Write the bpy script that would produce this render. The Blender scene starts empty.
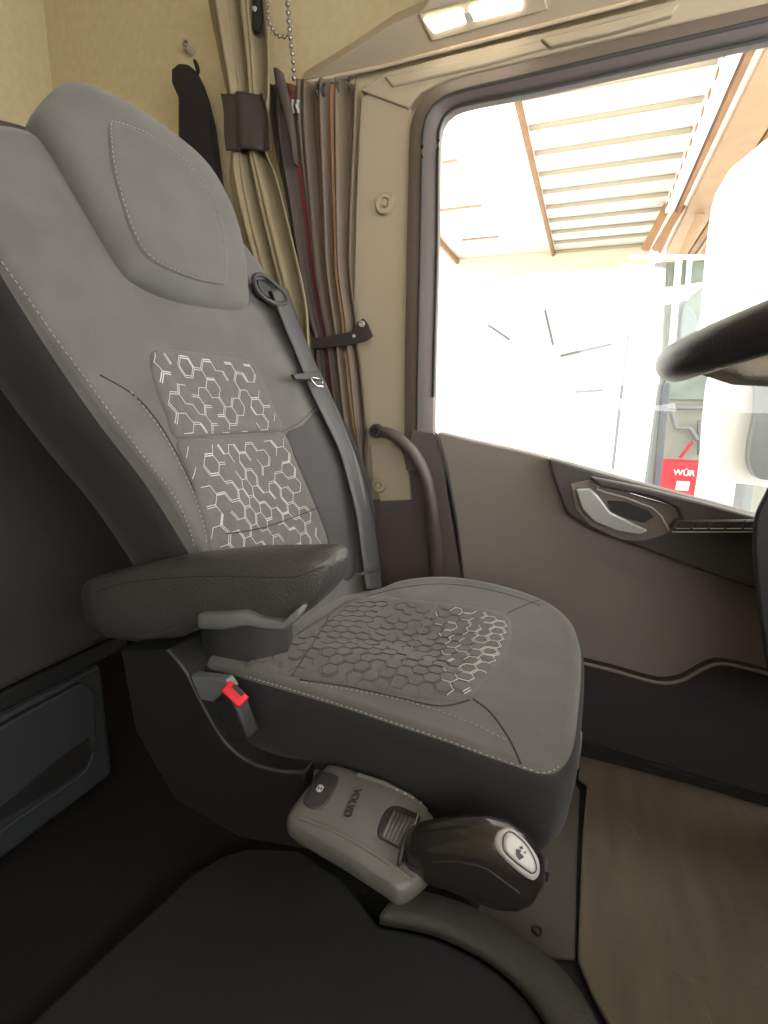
import bpy, bmesh, math, random
from mathutils import Vector, noise
from mathutils.bvhtree import BVHTree
random.seed(7)
C = bpy.context.scene.collection
# ------------------------------------------------------------------ camera
F = 500.0; PIT = math.atan(500/2290.); YAW = math.radians(21.6); ROLL = math.radians(-1.35); H = 1.01
def ray(x, y):
    r = (x-384)/F; d = (y-512)/F
    c, s = math.cos(ROLL), math.sin(ROLL)
    r, d = c*r-s*d, s*r+c*d
    cp, sp = math.cos(PIT), math.sin(PIT)
    f = cp-sp*d; z = -sp-cp*d
    cy, sy = math.cos(YAW), math.sin(YAW)
    return Vector((-f*sy+r*cy, f*cy+r*sy, z))
O = Vector((0, 0, H))
def onp(x, y, p0, n):
    v = ray(x, y); n = Vector(n); return O+v*((Vector(p0)-O).dot(n)/v.dot(n))
def PY(x, y, a): return onp(x, y, (0, a, 0), (0, 1, 0))
def PZ(x, y, a): return onp(x, y, (0, 0, a), (0, 0, 1))
def PX(x, y, a): return onp(x, y, (a, 0, 0), (1, 0, 0))
cam = bpy.data.cameras.new('camera'); co = bpy.data.objects.new('camera', cam); C.objects.link(co)
cam.sensor_fit = 'VERTICAL'; cam.sensor_height = 36; cam.lens = F/1024*36; cam.clip_start = .02
co.location = O
fw = ray(384, 512); upx = ray(384, 412)-fw
from mathutils import Matrix
zax = (-fw).normalized(); yax = upx.normalized(); xax = yax.cross(zax).normalized()
m = Matrix((xax, yax, zax)).transposed()
co.rotation_euler = m.to_euler()
bpy.context.scene.camera = co
# ------------------------------------------------------------------ materials
def s2l(c): return tuple(((v/255+.055)/1.055)**2.4 if v > 10 else v/255/12.92 for v in c)
MATS = {}
def mat(name, rgb, rough=.6, metal=0, bump=0, bscale=300, mottle=0, mscale=6, spec=.5, sheen=0, coat=0):
    if name in MATS: return MATS[name]
    m = bpy.data.materials.new(name); m.use_nodes = True; nt = m.node_tree; b = nt.nodes['Principled BSDF']
    col = (*s2l(rgb), 1)
    b.inputs['Base Color'].default_value = col; b.inputs['Roughness'].default_value = rough
    b.inputs['Metallic'].default_value = metal; b.inputs['Specular IOR Level'].default_value = spec
    if sheen: b.inputs['Sheen Weight'].default_value = sheen; b.inputs['Sheen Roughness'].default_value = .4
    if coat: b.inputs['Coat Weight'].default_value = coat
    tc = nt.nodes.new('ShaderNodeTexCoord')
    if bump:
        n = nt.nodes.new('ShaderNodeTexNoise'); n.inputs['Scale'].default_value = bscale; n.inputs['Detail'].default_value = 3
        bp = nt.nodes.new('ShaderNodeBump'); bp.inputs['Strength'].default_value = bump; bp.inputs['Distance'].default_value = .002
        nt.links.new(tc.outputs['Object'], n.inputs['Vector']); nt.links.new(n.outputs['Fac'], bp.inputs['Height'])
        nt.links.new(bp.outputs['Normal'], b.inputs['Normal'])
    if mottle:
        n = nt.nodes.new('ShaderNodeTexNoise'); n.inputs['Scale'].default_value = mscale; n.inputs['Detail'].default_value = 6
        r = nt.nodes.new('ShaderNodeValToRGB'); r.color_ramp.elements[0].position = .3; r.color_ramp.elements[1].position = .7
        r.color_ramp.elements[0].color = tuple(v*(1-mottle) for v in col[:3])+(1,)
        r.color_ramp.elements[1].color = tuple(min(1, v*(1+mottle)) for v in col[:3])+(1,)
        nt.links.new(tc.outputs['Object'], n.inputs['Vector']); nt.links.new(n.outputs['Fac'], r.inputs['Fac'])
        nt.links.new(r.outputs['Color'], b.inputs['Base Color'])
    MATS[name] = m; return m
def emis(name, rgb, st):
    m = bpy.data.materials.new(name); m.use_nodes = True; b = m.node_tree.nodes['Principled BSDF']
    b.inputs['Base Color'].default_value = (*s2l(rgb), 1)
    b.inputs['Emission Color'].default_value = (*s2l(rgb), 1); b.inputs['Emission Strength'].default_value = st
    return m
FAB = mat('seat_fabric', (91, 89, 87), .95, bump=.5, bscale=900, mottle=.10, mscale=14, sheen=.25, spec=.2)
SIDE = mat('seat_side_fabric', (44, 43, 43), .95, bump=.5, bscale=900, mottle=.08, mscale=14, sheen=.1, spec=.2)
INS = mat('insert_fabric', (94, 91, 90), .9, bump=.6, bscale=700, mottle=.12, mscale=60, sheen=.15, spec=.2)
LINE = mat('silver_thread', (204, 202, 198), .55)
DLINE = mat('dark_thread', (46, 44, 43), .8)
STI = mat('stitch_thread', (140, 138, 136), .7)
LEA = mat('grained_vinyl', (62, 60, 59), .33, bump=.9, bscale=260, spec=.5)
PLA = mat('dark_plastic', (48, 47, 47), .55, bump=.35, bscale=500)
PLB = mat('black_plastic', (30, 30, 31), .5, bump=.3, bscale=500)
GPL = mat('grey_plastic', (98, 100, 101), .45, bump=.2, bscale=500)
CON = mat('console_plastic', (92, 90, 87), .45, bump=.4, bscale=600)
KNB = mat('knob_gloss', (36, 33, 32), .2, coat=.5)
SIL = mat('satin_silver', (176, 174, 170), .4)
CHR = mat('chrome', (215, 213, 210), .18, metal=1)
RED = mat('red_plastic', (225, 30, 42), .35)
REDC = mat('red_paint', (165, 14, 30), .5)
BELT = mat('belt_webbing', (62, 61, 63), .5, bump=.5, bscale=1200, spec=.6)
HEAD = mat('headliner', (201, 187, 151), .95, bump=.8, bscale=500, mottle=.06, mscale=40)
PIL = mat('pillar_trim', (172, 160, 138), .7, bump=.4, bscale=500)
CUB = mat('curtain_beige', (144, 132, 106), .95, bump=.3, bscale=900, mottle=.06, mscale=20)
CUD = mat('curtain_dark', (78, 68, 64), .95, bump=.3, bscale=900, mottle=.08, mscale=20)
CUG = mat('curtain_taupe', (114, 101, 89), .95, bump=.3, bscale=900)
CUR = mat('curtain_red', (160, 40, 50), .9)
CUP = mat('curtain_peach', (214, 172, 132), .9)
TIE = mat('tieback_band', (58, 50, 50), .45)
BLK = mat('black_cloth', (34, 28, 32), .9, bump=.5, bscale=600)
SEAL = mat('rubber_seal', (88, 78, 76), .5, bump=.4, bscale=500)
DPAN = mat('door_panel', (128, 119, 112), .75, bump=.5, bscale=500)
DARM = mat('door_armrest', (74, 68, 65), .5, bump=.4, bscale=500)
DLOW = mat('door_pocket', (50, 46, 48), .6, bump=.4, bscale=500)
FLR = mat('floor_mat_brown', (104, 92, 78), .85, bump=.8, bscale=160, mottle=.16, mscale=9)
nt_ = FLR.node_tree
mp_ = nt_.nodes.new('ShaderNodeMapping'); mp_.inputs['Scale'].default_value = (2.2, .5, 1); mp_.inputs['Rotation'].default_value = (0, 0, .25)
tc_ = [q for q in nt_.nodes if q.type == 'TEX_COORD'][0]; nt_.links.new(tc_.outputs['Object'], mp_.inputs['Vector'])
nt_.links.new(mp_.outputs['Vector'], [q for q in nt_.nodes if q.type == 'TEX_NOISE'][-1].inputs['Vector'])
FLK = mat('floor_dark', (32, 32, 33), .85, bump=.6, bscale=300, mottle=.1, mscale=20)
WHT = mat('outside_white', (238, 236, 232), .7)
CRM = mat('canopy_steel', (158, 128, 98), .6, mottle=.12, mscale=3)
RUST = mat('rusty_beam', (134, 98, 66), .7, mottle=.2, mscale=3)
LGR = mat('outside_grey', (96, 98, 98), .7)
GRN = mat('outside_green', (84, 94, 82), .3, mottle=.3, mscale=4)
CCR = mat('concrete', (170, 166, 158), .9, mottle=.1, mscale=1)
# ------------------------------------------------------------------ mesh helpers
def root_of(o):
    while o.parent: o = o.parent
    return o
def thing(name, label, cat, loc, group=None, kind=None):
    o = bpy.data.objects.new(name, None); C.objects.link(o); o.location = loc; o.empty_display_size = .05
    if kind: o['kind'] = kind
    o['label'] = label; o['category'] = cat
    if group: o['group'] = group
    return o
def tag(o, label, cat, group=None, kind=None):
    o['label'] = label; o['category'] = cat
    if group: o['group'] = group
    if kind: o['kind'] = kind
    return o
def mk(name, verts, faces, mats, parent=None, smooth=True, midx=None, bevel=0, solid=0, sub=0, split=None):
    if not isinstance(mats, (list, tuple)): mats = [mats]
    verts = [Vector(v) for v in verts]
    if parent is None:
        lo = [min(v[i] for v in verts) for i in range(3)]; hi = [max(v[i] for v in verts) for i in range(3)]
        org = Vector(((lo[0]+hi[0])/2, (lo[1]+hi[1])/2, lo[2]))
    else: org = root_of(parent).location.copy()
    me = bpy.data.meshes.new(name); me.from_pydata([v-org for v in verts], [], faces)
    for mm in mats: me.materials.append(mm)
    if midx:
        for p, i in zip(me.polygons, midx): p.material_index = i
    bm = bmesh.new(); bm.from_mesh(me); bmesh.ops.recalc_face_normals(bm, faces=bm.faces); bm.to_mesh(me); bm.free()
    o = bpy.data.objects.new(name, me); C.objects.link(o)
    if parent is None: o.location = org
    else: o.parent = parent
    if smooth:
        for p in me.polygons: p.use_smooth = True
    if solid: q = o.modifiers.new('s', 'SOLIDIFY'); q.thickness = solid; q.offset = 0
    if bevel:
        q = o.modifiers.new('b', 'BEVEL'); q.width = bevel; q.segments = 3; q.limit_method = 'ANGLE'; q.angle_limit = math.radians(35); q.harden_normals = False
    if sub: q = o.modifiers.new('ss', 'SUBSURF'); q.levels = sub; q.render_levels = sub
    if smooth and (bevel or split):
        me.set_sharp_from_angle(angle=math.radians(split or 40))
    return o
def cr(pts, n=8, closed=False):
    """Catmull-Rom through pts (tuples of any length)"""
    P = [tuple(p) for p in pts]; N = len(P); out = []
    rng = range(N if closed else N-1)
    for i in rng:
        g = (lambda k: P[k % N]) if closed else (lambda k: P[max(0, min(N-1, k))])
        a, b, c, d = g(i-1), g(i), g(i+1), g(i+2)
        for k in range(n):
            t = k/n
            out.append(tuple(.5*(2*b[j]+(c[j]-a[j])*t+(2*a[j]-5*b[j]+4*c[j]-d[j])*t*t+(3*b[j]-a[j]-3*c[j]+d[j])*t**3) for j in range(len(b))))
    if not closed: out.append(P[-1])
    return out
def resample(pts, n):
    V = [Vector(p) for p in pts]; L = [0]
    for a, b in zip(V, V[1:]): L.append(L[-1]+(b-a).length)
    out = []; k = 0
    for i in range(n):
        s = L[-1]*i/(n-1)
        while k < len(L)-2 and L[k+1] < s: k += 1
        t = (s-L[k])/max(1e-9, L[k+1]-L[k]); out.append(V[k].lerp(V[k+1], t))
    return out
class MB:
    def __init__(s): s.v = []; s.f = []; s.m = []
    def add(s, v, f, mi=0):
        b = len(s.v); s.v += [Vector(q) for q in v]; s.f += [tuple(i+b for i in q) for q in f]; s.m += [mi]*len(f)
    def box(s, c, d, rot=None, mi=0):
        c = Vector(c); vs = [Vector((x*d[0]/2, y*d[1]/2, z*d[2]/2)) for x in (-1, 1) for y in (-1, 1) for z in (-1, 1)]
        if rot is not None: vs = [rot @ v for v in vs]
        s.add([c+v for v in vs], [(0, 1, 3, 2), (4, 6, 7, 5), (0, 4, 5, 1), (2, 3, 7, 6), (0, 2, 6, 4), (1, 5, 7, 3)], mi)
    def tube(s, pts, r, n=12, cap=True, mi=0, flat=1.0, up=(0, 0, 1), closed=False):
        P = [Vector(p) for p in pts]; N = len(P); rs = r if isinstance(r, (list, tuple)) else [r]*N
        rings = []; v = []
        for i, p in enumerate(P):
            if closed: t = (P[(i+1) % N]-P[i-1])
            else: t = (P[min(N-1, i+1)]-P[max(0, i-1)])
            t.normalize(); u = Vector(up); a = t.cross(u)
            if a.length < 1e-3: a = t.cross(Vector((1, 0, 0)))
            a.normalize(); b = a.cross(t)
            v += [p+a*math.cos(2*math.pi*k/n)*rs[i]+b*math.sin(2*math.pi*k/n)*rs[i]*flat for k in range(n)]
        f = []
        for i in range(N if closed else N-1):
            j = (i+1) % N
            for k in range(n): f.append((i*n+k, i*n+(k+1) % n, j*n+(k+1) % n, j*n+k))
        if cap and not closed: f += [tuple(range(n))[::-1], tuple((N-1)*n+k for k in range(n))]
        s.add(v, f, mi)
    def prism(s, pts, off, mi=0):
        n = len(pts); off = Vector(off); P = [Vector(p) for p in pts]
        s.add(P+[p+off for p in P], [tuple(range(n)), tuple(range(2*n-1, n-1, -1))]+[(i, (i+1) % n, n+(i+1) % n, n+i) for i in range(n)], mi)
    def build(s, name, mats, parent=None, **k): return mk(name, s.v, s.f, mats, parent, midx=s.m, **k)
def slab(name, px, Yp, th, mt, parent=None, bevel=.003, rnd=0, fn=PY, off=None, **k):
    """outline traced on a real plane of the cab, with real thickness behind it"""
    if rnd: px = cr(px, rnd, True)
    pts = [fn(x, y, Yp) for x, y in px]; b = MB(); b.prism(pts, off or (0, th, 0)); return b.build(name, mt, parent, bevel=bevel, **k)
def boxo(name, lo, hi, mt, parent=None, bevel=.004, **k):
    b = MB(); b.box([(lo[i]+hi[i])/2 for i in range(3)], [hi[i]-lo[i] for i in range(3)]); return b.build(name, mt, parent, bevel=bevel, **k)
def tubeo(name, pts, r, mt, parent=None, n=12, **k):
    b = MB(); b.tube(pts, r, n, **k); return b.build(name, mt, parent, split=60)
def struct(o, label=None, cat='room'):
    o['kind'] = 'structure'
    if label: o['label'] = label; o['category'] = cat
    return o
def rings_mesh(rings, cap0=True, cap1=True):
    n = len(rings[0]); v = [p for r in rings for p in r]; f = []
    for i in range(len(rings)-1):
        for k in range(n): f.append((i*n+k, i*n+(k+1) % n, (i+1)*n+(k+1) % n, (i+1)*n+k))
    if cap0: v.append(sum(rings[0], Vector())/n); c = len(v)-1; f += [(c, (k+1) % n, k) for k in range(n)]
    if cap1: v.append(sum(rings[-1], Vector())/n); c = len(v)-1; b = (len(rings)-1)*n; f += [(c, b+k, b+(k+1) % n) for k in range(n)]
    return v, f
def proj(p):
    d = p-O; z = -d.dot(zax); return (384+F*d.dot(xax)/z, 512-F*d.dot(yax)/z)
def bvh_of(v, f): return BVHTree.FromPolygons([Vector(q) for q in v], f)
def cast(bvh, x, y, strict=False):
    h = bvh.ray_cast(O, ray(x, y).normalized())
    if strict and not h[0]: return None
    if h[0]: return (h[0], h[1] if h[1].dot(ray(x, y)) < 0 else -h[1])
    d = ray(x, y).normalized(); best = None
    for i in range(20, 200, 4):
        q = bvh.find_nearest(O+d*(i*.01))
        if best is None or q[3] < best[3]: best = q
    return (best[0], best[1] if best[1].dot(d) < 0 else -best[1])

# ------------------------------------------------------------------ THE SEAT
seat = thing('driver_seat', 'grey fabric truck driver seat with hexagon patterned centre panels and built-in headrest', 'driver seat', (-.3, .86, 0))
LEAN = math.radians(18); U = Vector((-math.sin(LEAN), 0, math.cos(LEAN))); W = Vector((math.cos(LEAN), 0, math.sin(LEAN))); B0 = Vector((-.52, 0, .52))
def BW(u, v, w): return B0+U*u+W*w+Vector((0, v, 0))
def BP(x, y, w):
    q = onp(x, y, B0+W*w, W); return ((q-B0).dot(U), q.y)
# backrest body: front seam outline (u, v, w)
ol = []
for x, y, w in [(200, 545, .03), (160, 480, .03), (112, 420, .02), (60, 348, .01), (0, 255, 0)]: ol.append((*BP(x, y, w), w))
ol += [(.79, .462, 0), (.87, .492, 0), (.915, .56, 0), (.93, .66, 0), (.94, .85, 0), (.93, 1.02, 0)]
for x, y, w in [(249, 245, 0), (272, 278, .0), (302, 332, .01), (330, 386, .03), (352, 438, .05), (366, 480, .07), (371, 530, .07)]: ol.append((*BP(x, y, w), w))
ol += [(.04, 1.125, .06), (-.03, 1.07, .04), (.0, .85, .02), (.07, .72, .03), (.17, .655, .04), (.22, .635, .03)]
olS = cr(ol, 7, True); cen = Vector((.45, .85, 0))
def back_relief(u, v):
    # shallow dish between the bolsters
    d = abs(v-.86)/.30
    return .0
rings = []
for r, kind in [(.10, 0), (.2, 0), (.3, 0), (.4, 0), (.5, 0), (.6, 0), (.7, 0), (.8, 0), (.88, 0), (.94, 0), (.975, 0), (.995, 0)]:
    ring = []
    for (u, v, w) in olS:
        uu = cen.x+(u-cen.x)*r; vv = cen.y+(v-cen.y)*r
        ww = w*r**2+.018*math.sin(min(1, r)*math.pi)**2*(1 if r > .5 else r*2)-(.012 if r > .97 else 0)*(r-.97)/.03
        ring.append(BW(uu, vv, ww))
    rings.append(ring)
for s, dw in [(1.004, -.016), (1.018, -.018), (1.04, -.035), (1.052, -.07), (1.045, -.11), (1.0, -.15), (.93, -.17), (.7, -.18), (.3, -.18)]:
    rings.append([BW(cen.x+(u-cen.x)*s, cen.y+(v-cen.y)*s*(1 if s > 1 else 1), w*.5+dw) for u, v, w in olS])
bv, bf = rings_mesh(rings); n = len(olS)
mi = []
for i in range(len(rings)-1): mi += [0 if i < 12 else 1]*n
mi += [0]*n+[1]*n
backrest = mk('backrest', bv, bf, [FAB, SIDE], seat, midx=mi)
BB = bvh_of(bv, bf)
# cushion
cp = [(236, 668, .56), (270, 679, .557), (300, 688, .555), (350, 704, .55), (400, 721, .548), (450, 738, .545), (500, 757, .54), (543, 771, .535), (562, 764, .535), (573, 742, .54), (578, 705, .55), (581, 668, .555),
      (580, 640, .565), (570, 617, .575), (550, 601, .58), (520, 589, .585), (480, 579, .59), (440, 575, .59), (402, 579, .572), (368, 590, .545)]
co3 = [PZ(*q) for q in cp]+[Vector((-.60, 1.06, .545)), Vector((-.62, .86, .55)), Vector((-.60, .66, .555))]
coS = [Vector(q) for q in cr(co3, 6, True)]; cc = Vector((-.27, .86, 0))
rings = []
for r in [.08, .2, .3, .4, .5, .6, .7, .8, .88, .94, .975, .993]:
    rings.append([Vector((cc.x+(p.x-cc.x)*r, cc.y+(p.y-cc.y)*r, .548+(p.z-.548)*r**2+.016*math.sin(r*math.pi)**2-(.006 if r > .98 else 0))) for p in coS])
for s, dz in [(1.004, -.010), (1.016, -.012), (1.028, -.03), (1.03, -.07), (1.015, -.12), (.97, -.155), (.9, -.17), (.4, -.17)]:
    rings.append([Vector((cc.x+(p.x-cc.x)*s, cc.y+(p.y-cc.y)*s, p.z*.6+.55*.4+dz)) for p in coS])
cv, cf = rings_mesh(rings); n2 = len(coS); mi = []
for i in range(len(rings)-1): mi += [0 if i < 12 else 1]*n2
mi += [0]*n2+[1]*n2
cushion = mk('seat_cushion', cv, cf, [FAB, SIDE], seat, midx=mi)
CB = bvh_of(cv, cf)

def path_on(bvh, px, off=.001, n=8, fine=120, closed=False):
    out = []
    pts = cr(px, n, closed)
    for x, y in pts:
        h = cast(bvh, x, y, True)
        if h: out.append(h[0]+h[1]*off)
    if closed and out: out.append(out[0])
    return out
def stitches(name, bvh, px, parent, closed=False, step=.0085, r=.0009, mt=None, off=.0012):
    P = path_on(bvh, px, off, closed=closed)
    L = sum((b-a).length for a, b in zip(P, P[1:])); k = max(4, int(L/step)*2)
    R = resample(P, k+1); b = MB()
    for i in range(0, k, 2): b.tube([R[i], R[i].lerp(R[i+1], .98)], r, 5)
    return b.build(name, mt or STI, parent)
def seam(name, bvh, px, parent, r=.0016, closed=False, mt=None, off=0):
    P = path_on(bvh, px, off, closed=closed); b = MB(); b.tube(P, r, 8); return b.build(name, mt or DLINE, parent)
def pad(name, bvh, px, mt, parent, h=.006, rnd=6, d=None, edge=.10, base=-.004, pn=None):
    """upholstered panel laid on a surface, raised and rounded at its rim"""
    pts = cr(px, rnd, True); base3 = []
    hc = cast(bvh, *[sum(p[i] for p in px)/len(px) for i in (0, 1)]); c = hc[0]; nn = pn or hc[1]
    for x, y in pts:
        tx, ty = x, y
        for it in range(5):
            g = onp(tx, ty, c, nn); q = bvh.ray_cast(g+nn*.12, -nn); q = q[0] if q[0] else bvh.find_nearest(g)[0]
            ex_, ey_ = proj(q); tx += (x-ex_)*.7; ty += (y-ey_)*.7
        base3.append((g, nn))
    rings = []
    for r in [.03, .15, .3, .45, .6, .75, .85, .91, .95, .975, .99, 1.0]:
        ring = []
        for p, nv in base3:
            g = c+(p-c)*r; q = bvh.ray_cast(g+nn*.12, -nn)
            g2 = q[0] if q[0] else g
            k = max(0, (r-(1-edge))/edge); hh = base+(h-base)*math.sqrt(max(0, 1-k*k))
            ring.append(g2+nn*hh)
        rings.append(ring)
    v, f = rings_mesh(rings, True, False)
    o = mk(name, v, f, mt, parent); return o, bvh_of(v, f), c, nn
# ---- headrest
hpx = [(35, 118), (44, 100), (56, 88), (71, 83), (98, 92), (125, 107), (165, 134), (198, 162), (219, 193), (233, 226), (241, 262), (244, 296), (240, 311), (200, 309), (160, 300), (130, 285), (115, 268), (90, 220), (64, 168), (48, 140)]
hol = [BP(x, y, .012) for x, y in cr(hpx, 4, True)]
hc = Vector((.88, .83, 0)); rings = []
for r, w in [(.05, .050), (.2, .050), (.4, .050), (.6, .049), (.75, .047), (.85, .043), (.93, .036), (.97, .028), (.99, .020), (1.0, .010), (.995, -.01), (.97, -.035), (.93, -.06), (.86, -.08), (.8, -.09), (.4, -.095)]:
    rings.append([BW(hc.x+(u-hc.x)*r, hc.y+(v-hc.y)*r, w) for u, v in hol])
hv, hf = rings_mesh(rings); headrest = mk('headrest', hv, hf, FAB, seat); HB = bvh_of(hv, hf)
pad('headrest_panel', HB, [(107, 128), (113, 122), (140, 131), (168, 146), (192, 168), (212, 198), (222, 230), (227, 262), (226, 283), (219, 286), (195, 281), (165, 270), (143, 256), (130, 233), (119, 200), (110, 165)], FAB, headrest, h=.004, edge=.08)
stitches('stitching', HB, [(109, 128), (114, 124), (140, 133), (168, 149), (192, 171), (210, 200), (220, 232), (224, 262), (223, 281), (216, 283), (195, 279), (166, 268), (145, 254), (132, 232), (121, 200), (112, 165)], headrest, closed=True, off=.006)
# ---- backrest inserts
up_px = [(149, 362), (153, 350), (170, 349), (200, 353), (235, 358), (253, 363), (262, 378), (272, 402), (282, 430), (255, 433), (215, 436), (176, 439), (165, 415), (155, 388)]
lo_px = [(176, 441), (215, 439), (255, 436), (283, 433), (298, 468), (313, 503), (328, 545), (318, 556), (270, 556), (215, 555), (205, 530), (190, 480)]
INSP = [pad('patterned_insert', BB, up_px, INS, seat, h=.007, pn=W), pad('patterned_insert', BB, lo_px, INS, seat, h=.007, pn=W)]
def inpoly(x, y, P):
    r = False; j = len(P)-1
    for i in range(len(P)):
        a, b = P[i], P[j]
        if (a[1] > y) != (b[1] > y) and x < (b[0]-a[0])*(y-a[1])/(b[1]-a[1])+a[0]: r = not r
        j = i
    return r
def shrink(P, k=.96):
    cx = sum(p[0] for p in P)/len(P); cy = sum(p[1] for p in P)/len(P); return [(cx+(x-cx)*k, cy+(y-cy)*k) for x, y in P]
def hexlines(parent, bvh, center, a1, a2, nn, outline, side=.0205, keep=.66, r=.00055, mtf=None, seed=1, ext=.32, aspect=1.0, mats=(LINE,)):
    rnd = random.Random(seed); b = MB(); poly = shrink(cr(outline, 5, True)); s3 = math.sqrt(3); done = set()
    N = int(ext/side)
    for i in range(-N, N):
        for j in range(-N, N):
            cx = side*1.5*i; cy = side*s3*(j+.5*(i % 2))
            for k in range(6):
                an, bn = math.pi/3*k, math.pi/3*(k+1)
                p = (cx+side*math.cos(an), cy+side*math.sin(an)); q = (cx+side*math.cos(bn), cy+side*math.sin(bn))
                key = tuple(sorted([(round(p[0], 4), round(p[1], 4)), (round(q[0], 4), round(q[1], 4))]))
                if key in done: continue
                done.add(key)
                md = ((p[0]+q[0])/2, (p[1]+q[1])/2)
                kn = noise.noise(Vector((md[0]*22, md[1]*22, seed*3.1)))*.5+.5
                if rnd.random() > keep+.5*(kn-.5): continue
                dirn = Vector((q[0]-p[0], q[1]-p[1])); pe = Vector((-dirn.y, dirn.x)).normalized()
                offs = [0] if rnd.random() < .55 else [-.0016, .0022]
                for of in offs:
                    pp = []
                    for t in (0, .5, 1):
                        l = Vector(p).lerp(Vector(q), t)+pe*of
                        w = center+a1*l.x+a2*l.y*aspect
                        h = bvh.ray_cast(w+nn*.08, -nn)
                        if not h[0]: break
                        if not inpoly(*proj(h[0]), poly): break
                        pp.append(h[0]+nn*.0005)
                    if len(pp) == 3:
                        m_ = mtf(*proj(pp[1])) if mtf else 0
                        if m_ < 0: continue
                        b.tube(pp, r, 5, cap=False, mi=m_)
    if b.v: b.build('hexagon_thread_pattern', list(mats), parent)
for (o, bv_, c, nn), px, sd in zip(INSP, (up_px, lo_px), (1, 2)):
    hexlines(o, bv_, c, Vector((0, 1, 0)), U, nn, px, seed=sd)
seam('panel_seam', BB, [(224, 535), (262, 528), (295, 517), (318, 507)], INSP[1][0], r=.0012, off=.008)
# stitched seams of the backrest
stitches('stitching', BB, [(2, 262), (30, 301), (60, 344), (112, 416), (160, 477), (184, 515), (195, 548)], backrest)
stitches('stitching', BB, [(130, 392), (160, 430), (184, 475), (200, 515), (206, 545)], backrest, off=.002)
seam('panel_seam', BB, [(100, 375), (135, 396), (162, 428), (186, 472), (204, 515), (211, 548)], backrest, r=.0015)
pad('outer_bolster', BB, [(285, 434), (302, 424), (320, 408), (333, 436), (346, 480), (353, 521), (356, 570), (345, 582), (332, 560), (326, 535), (314, 503), (299, 468)], mat('bolster_fabric', (70, 69, 70), .95, bump=.5, bscale=900, sheen=.1, spec=.2), seat, h=.003, pn=W, rnd=4)
seam('panel_seam', BB, [(281, 432), (300, 422), (318, 404)], backrest, r=.001)
# ---- cushion insert
ci = [(243, 669), (262, 655), (295, 636), (330, 613), (350, 601), (375, 598), (420, 601), (470, 607), (500, 613), (511, 622), (511, 640), (500, 664), (487, 683), (470, 697), (448, 702), (400, 696), (340, 686), (290, 677)]
cpad = pad('patterned_insert', CB, ci, INS, seat, h=.008, pn=Vector((0, 0, 1)))
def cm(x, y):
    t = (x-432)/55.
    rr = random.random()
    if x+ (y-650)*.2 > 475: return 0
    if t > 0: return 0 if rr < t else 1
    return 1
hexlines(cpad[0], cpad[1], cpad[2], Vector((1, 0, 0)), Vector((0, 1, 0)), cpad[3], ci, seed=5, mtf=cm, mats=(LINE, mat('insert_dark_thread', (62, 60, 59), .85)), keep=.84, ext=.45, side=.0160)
seam('panel_seam', cpad[1], [(437, 603), (420, 633), (402, 665), (388, 692)], cpad[0], r=.0009, mt=GPL)
seam('panel_seam', cpad[1], [(330, 615), (315, 640), (292, 676)], cpad[0], r=.0009)
# cushion side stitch and seams
stitches('stitching', CB, [(246, 676), (300, 692), (350, 708), (400, 725), (450, 742), (500, 761), (540, 773), (560, 766)], cushion, off=.002)
stitches('stitching', CB, [(300, 683), (340, 689), (390, 698), (430, 709), (470, 724), (508, 742)], cushion, off=.002)
seam('panel_seam', CB, [(473, 699), (490, 712), (505, 732), (514, 748), (521, 764)], cushion)
seam('panel_seam', CB, [(300, 680), (345, 686), (395, 697), (440, 706), (470, 700)], cushion)
seam('panel_seam', CB, [(508, 613), (530, 603), (548, 598)], cushion, r=.001)
seam('panel_seam', CB, [(365, 597), (400, 588), (440, 584), (480, 588), (520, 598), (540, 606)], cushion, r=.001)
# white side tab at the cushion front
boxo('adjuster_tab', (.03, .82, .40), (.046, .85, .46), GPL, seat, .004)
# ---- armrest
def loft(name, secs, mt, parent, n=28, ex=3.2):
    """secs: (centre, half-width vector, half-height vector) superellipse sections"""
    rg = []
    for c, a, b in secs:
        c, a, b = Vector(c), Vector(a), Vector(b); r = []
        for k in range(n):
            t = 2*math.pi*k/n; cx, sx = math.cos(t), math.sin(t)
            r.append(c+a*math.copysign(abs(cx)**(2/ex), cx)+b*math.copysign(abs(sx)**(2/ex), sx))
        rg.append(r)
    v, f = rings_mesh(rg); return mk(name, v, f, mt, parent), v, f
def arm_sec(xb, yb, xt, yt, yy, hw, k=1):
    b = PY(xb, yb, yy); t = PY(xt, yt, yy); c = (b+t)/2; h = (t-b)/2*k
    return (c, Vector((0, hw, 0)), h)
ya = .575
secs = [arm_sec(92, 604, 90, 586, ya, .012), arm_sec(100, 622, 94, 578, ya, .028), arm_sec(118, 634, 112, 571, ya, .037), arm_sec(150, 638, 148, 563, ya, .041), arm_sec(190, 633, 186, 555, ya, .043), arm_sec(225, 618, 222, 551, ya, .044),
        arm_sec(255, 610, 254, 548, ya, .045), arm_sec(275, 618, 283, 547, ya, .045), arm_sec(292, 622, 308, 547, ya, .044), arm_sec(310, 610, 324, 546, ya, .042), arm_sec(326, 596, 336, 548, ya, .038), arm_sec(337, 584, 342, 552, ya, .028), arm_sec(341, 576, 344, 560, ya, .014)]
armrest, av, af = loft('armrest', secs, LEA, seat)
AB = bvh_of(av, af)
seam('armrest_seam', AB, [(95, 592), (130, 582), (180, 577), (230, 576), (280, 577), (300, 575), (325, 566)], armrest, r=.0012)
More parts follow.
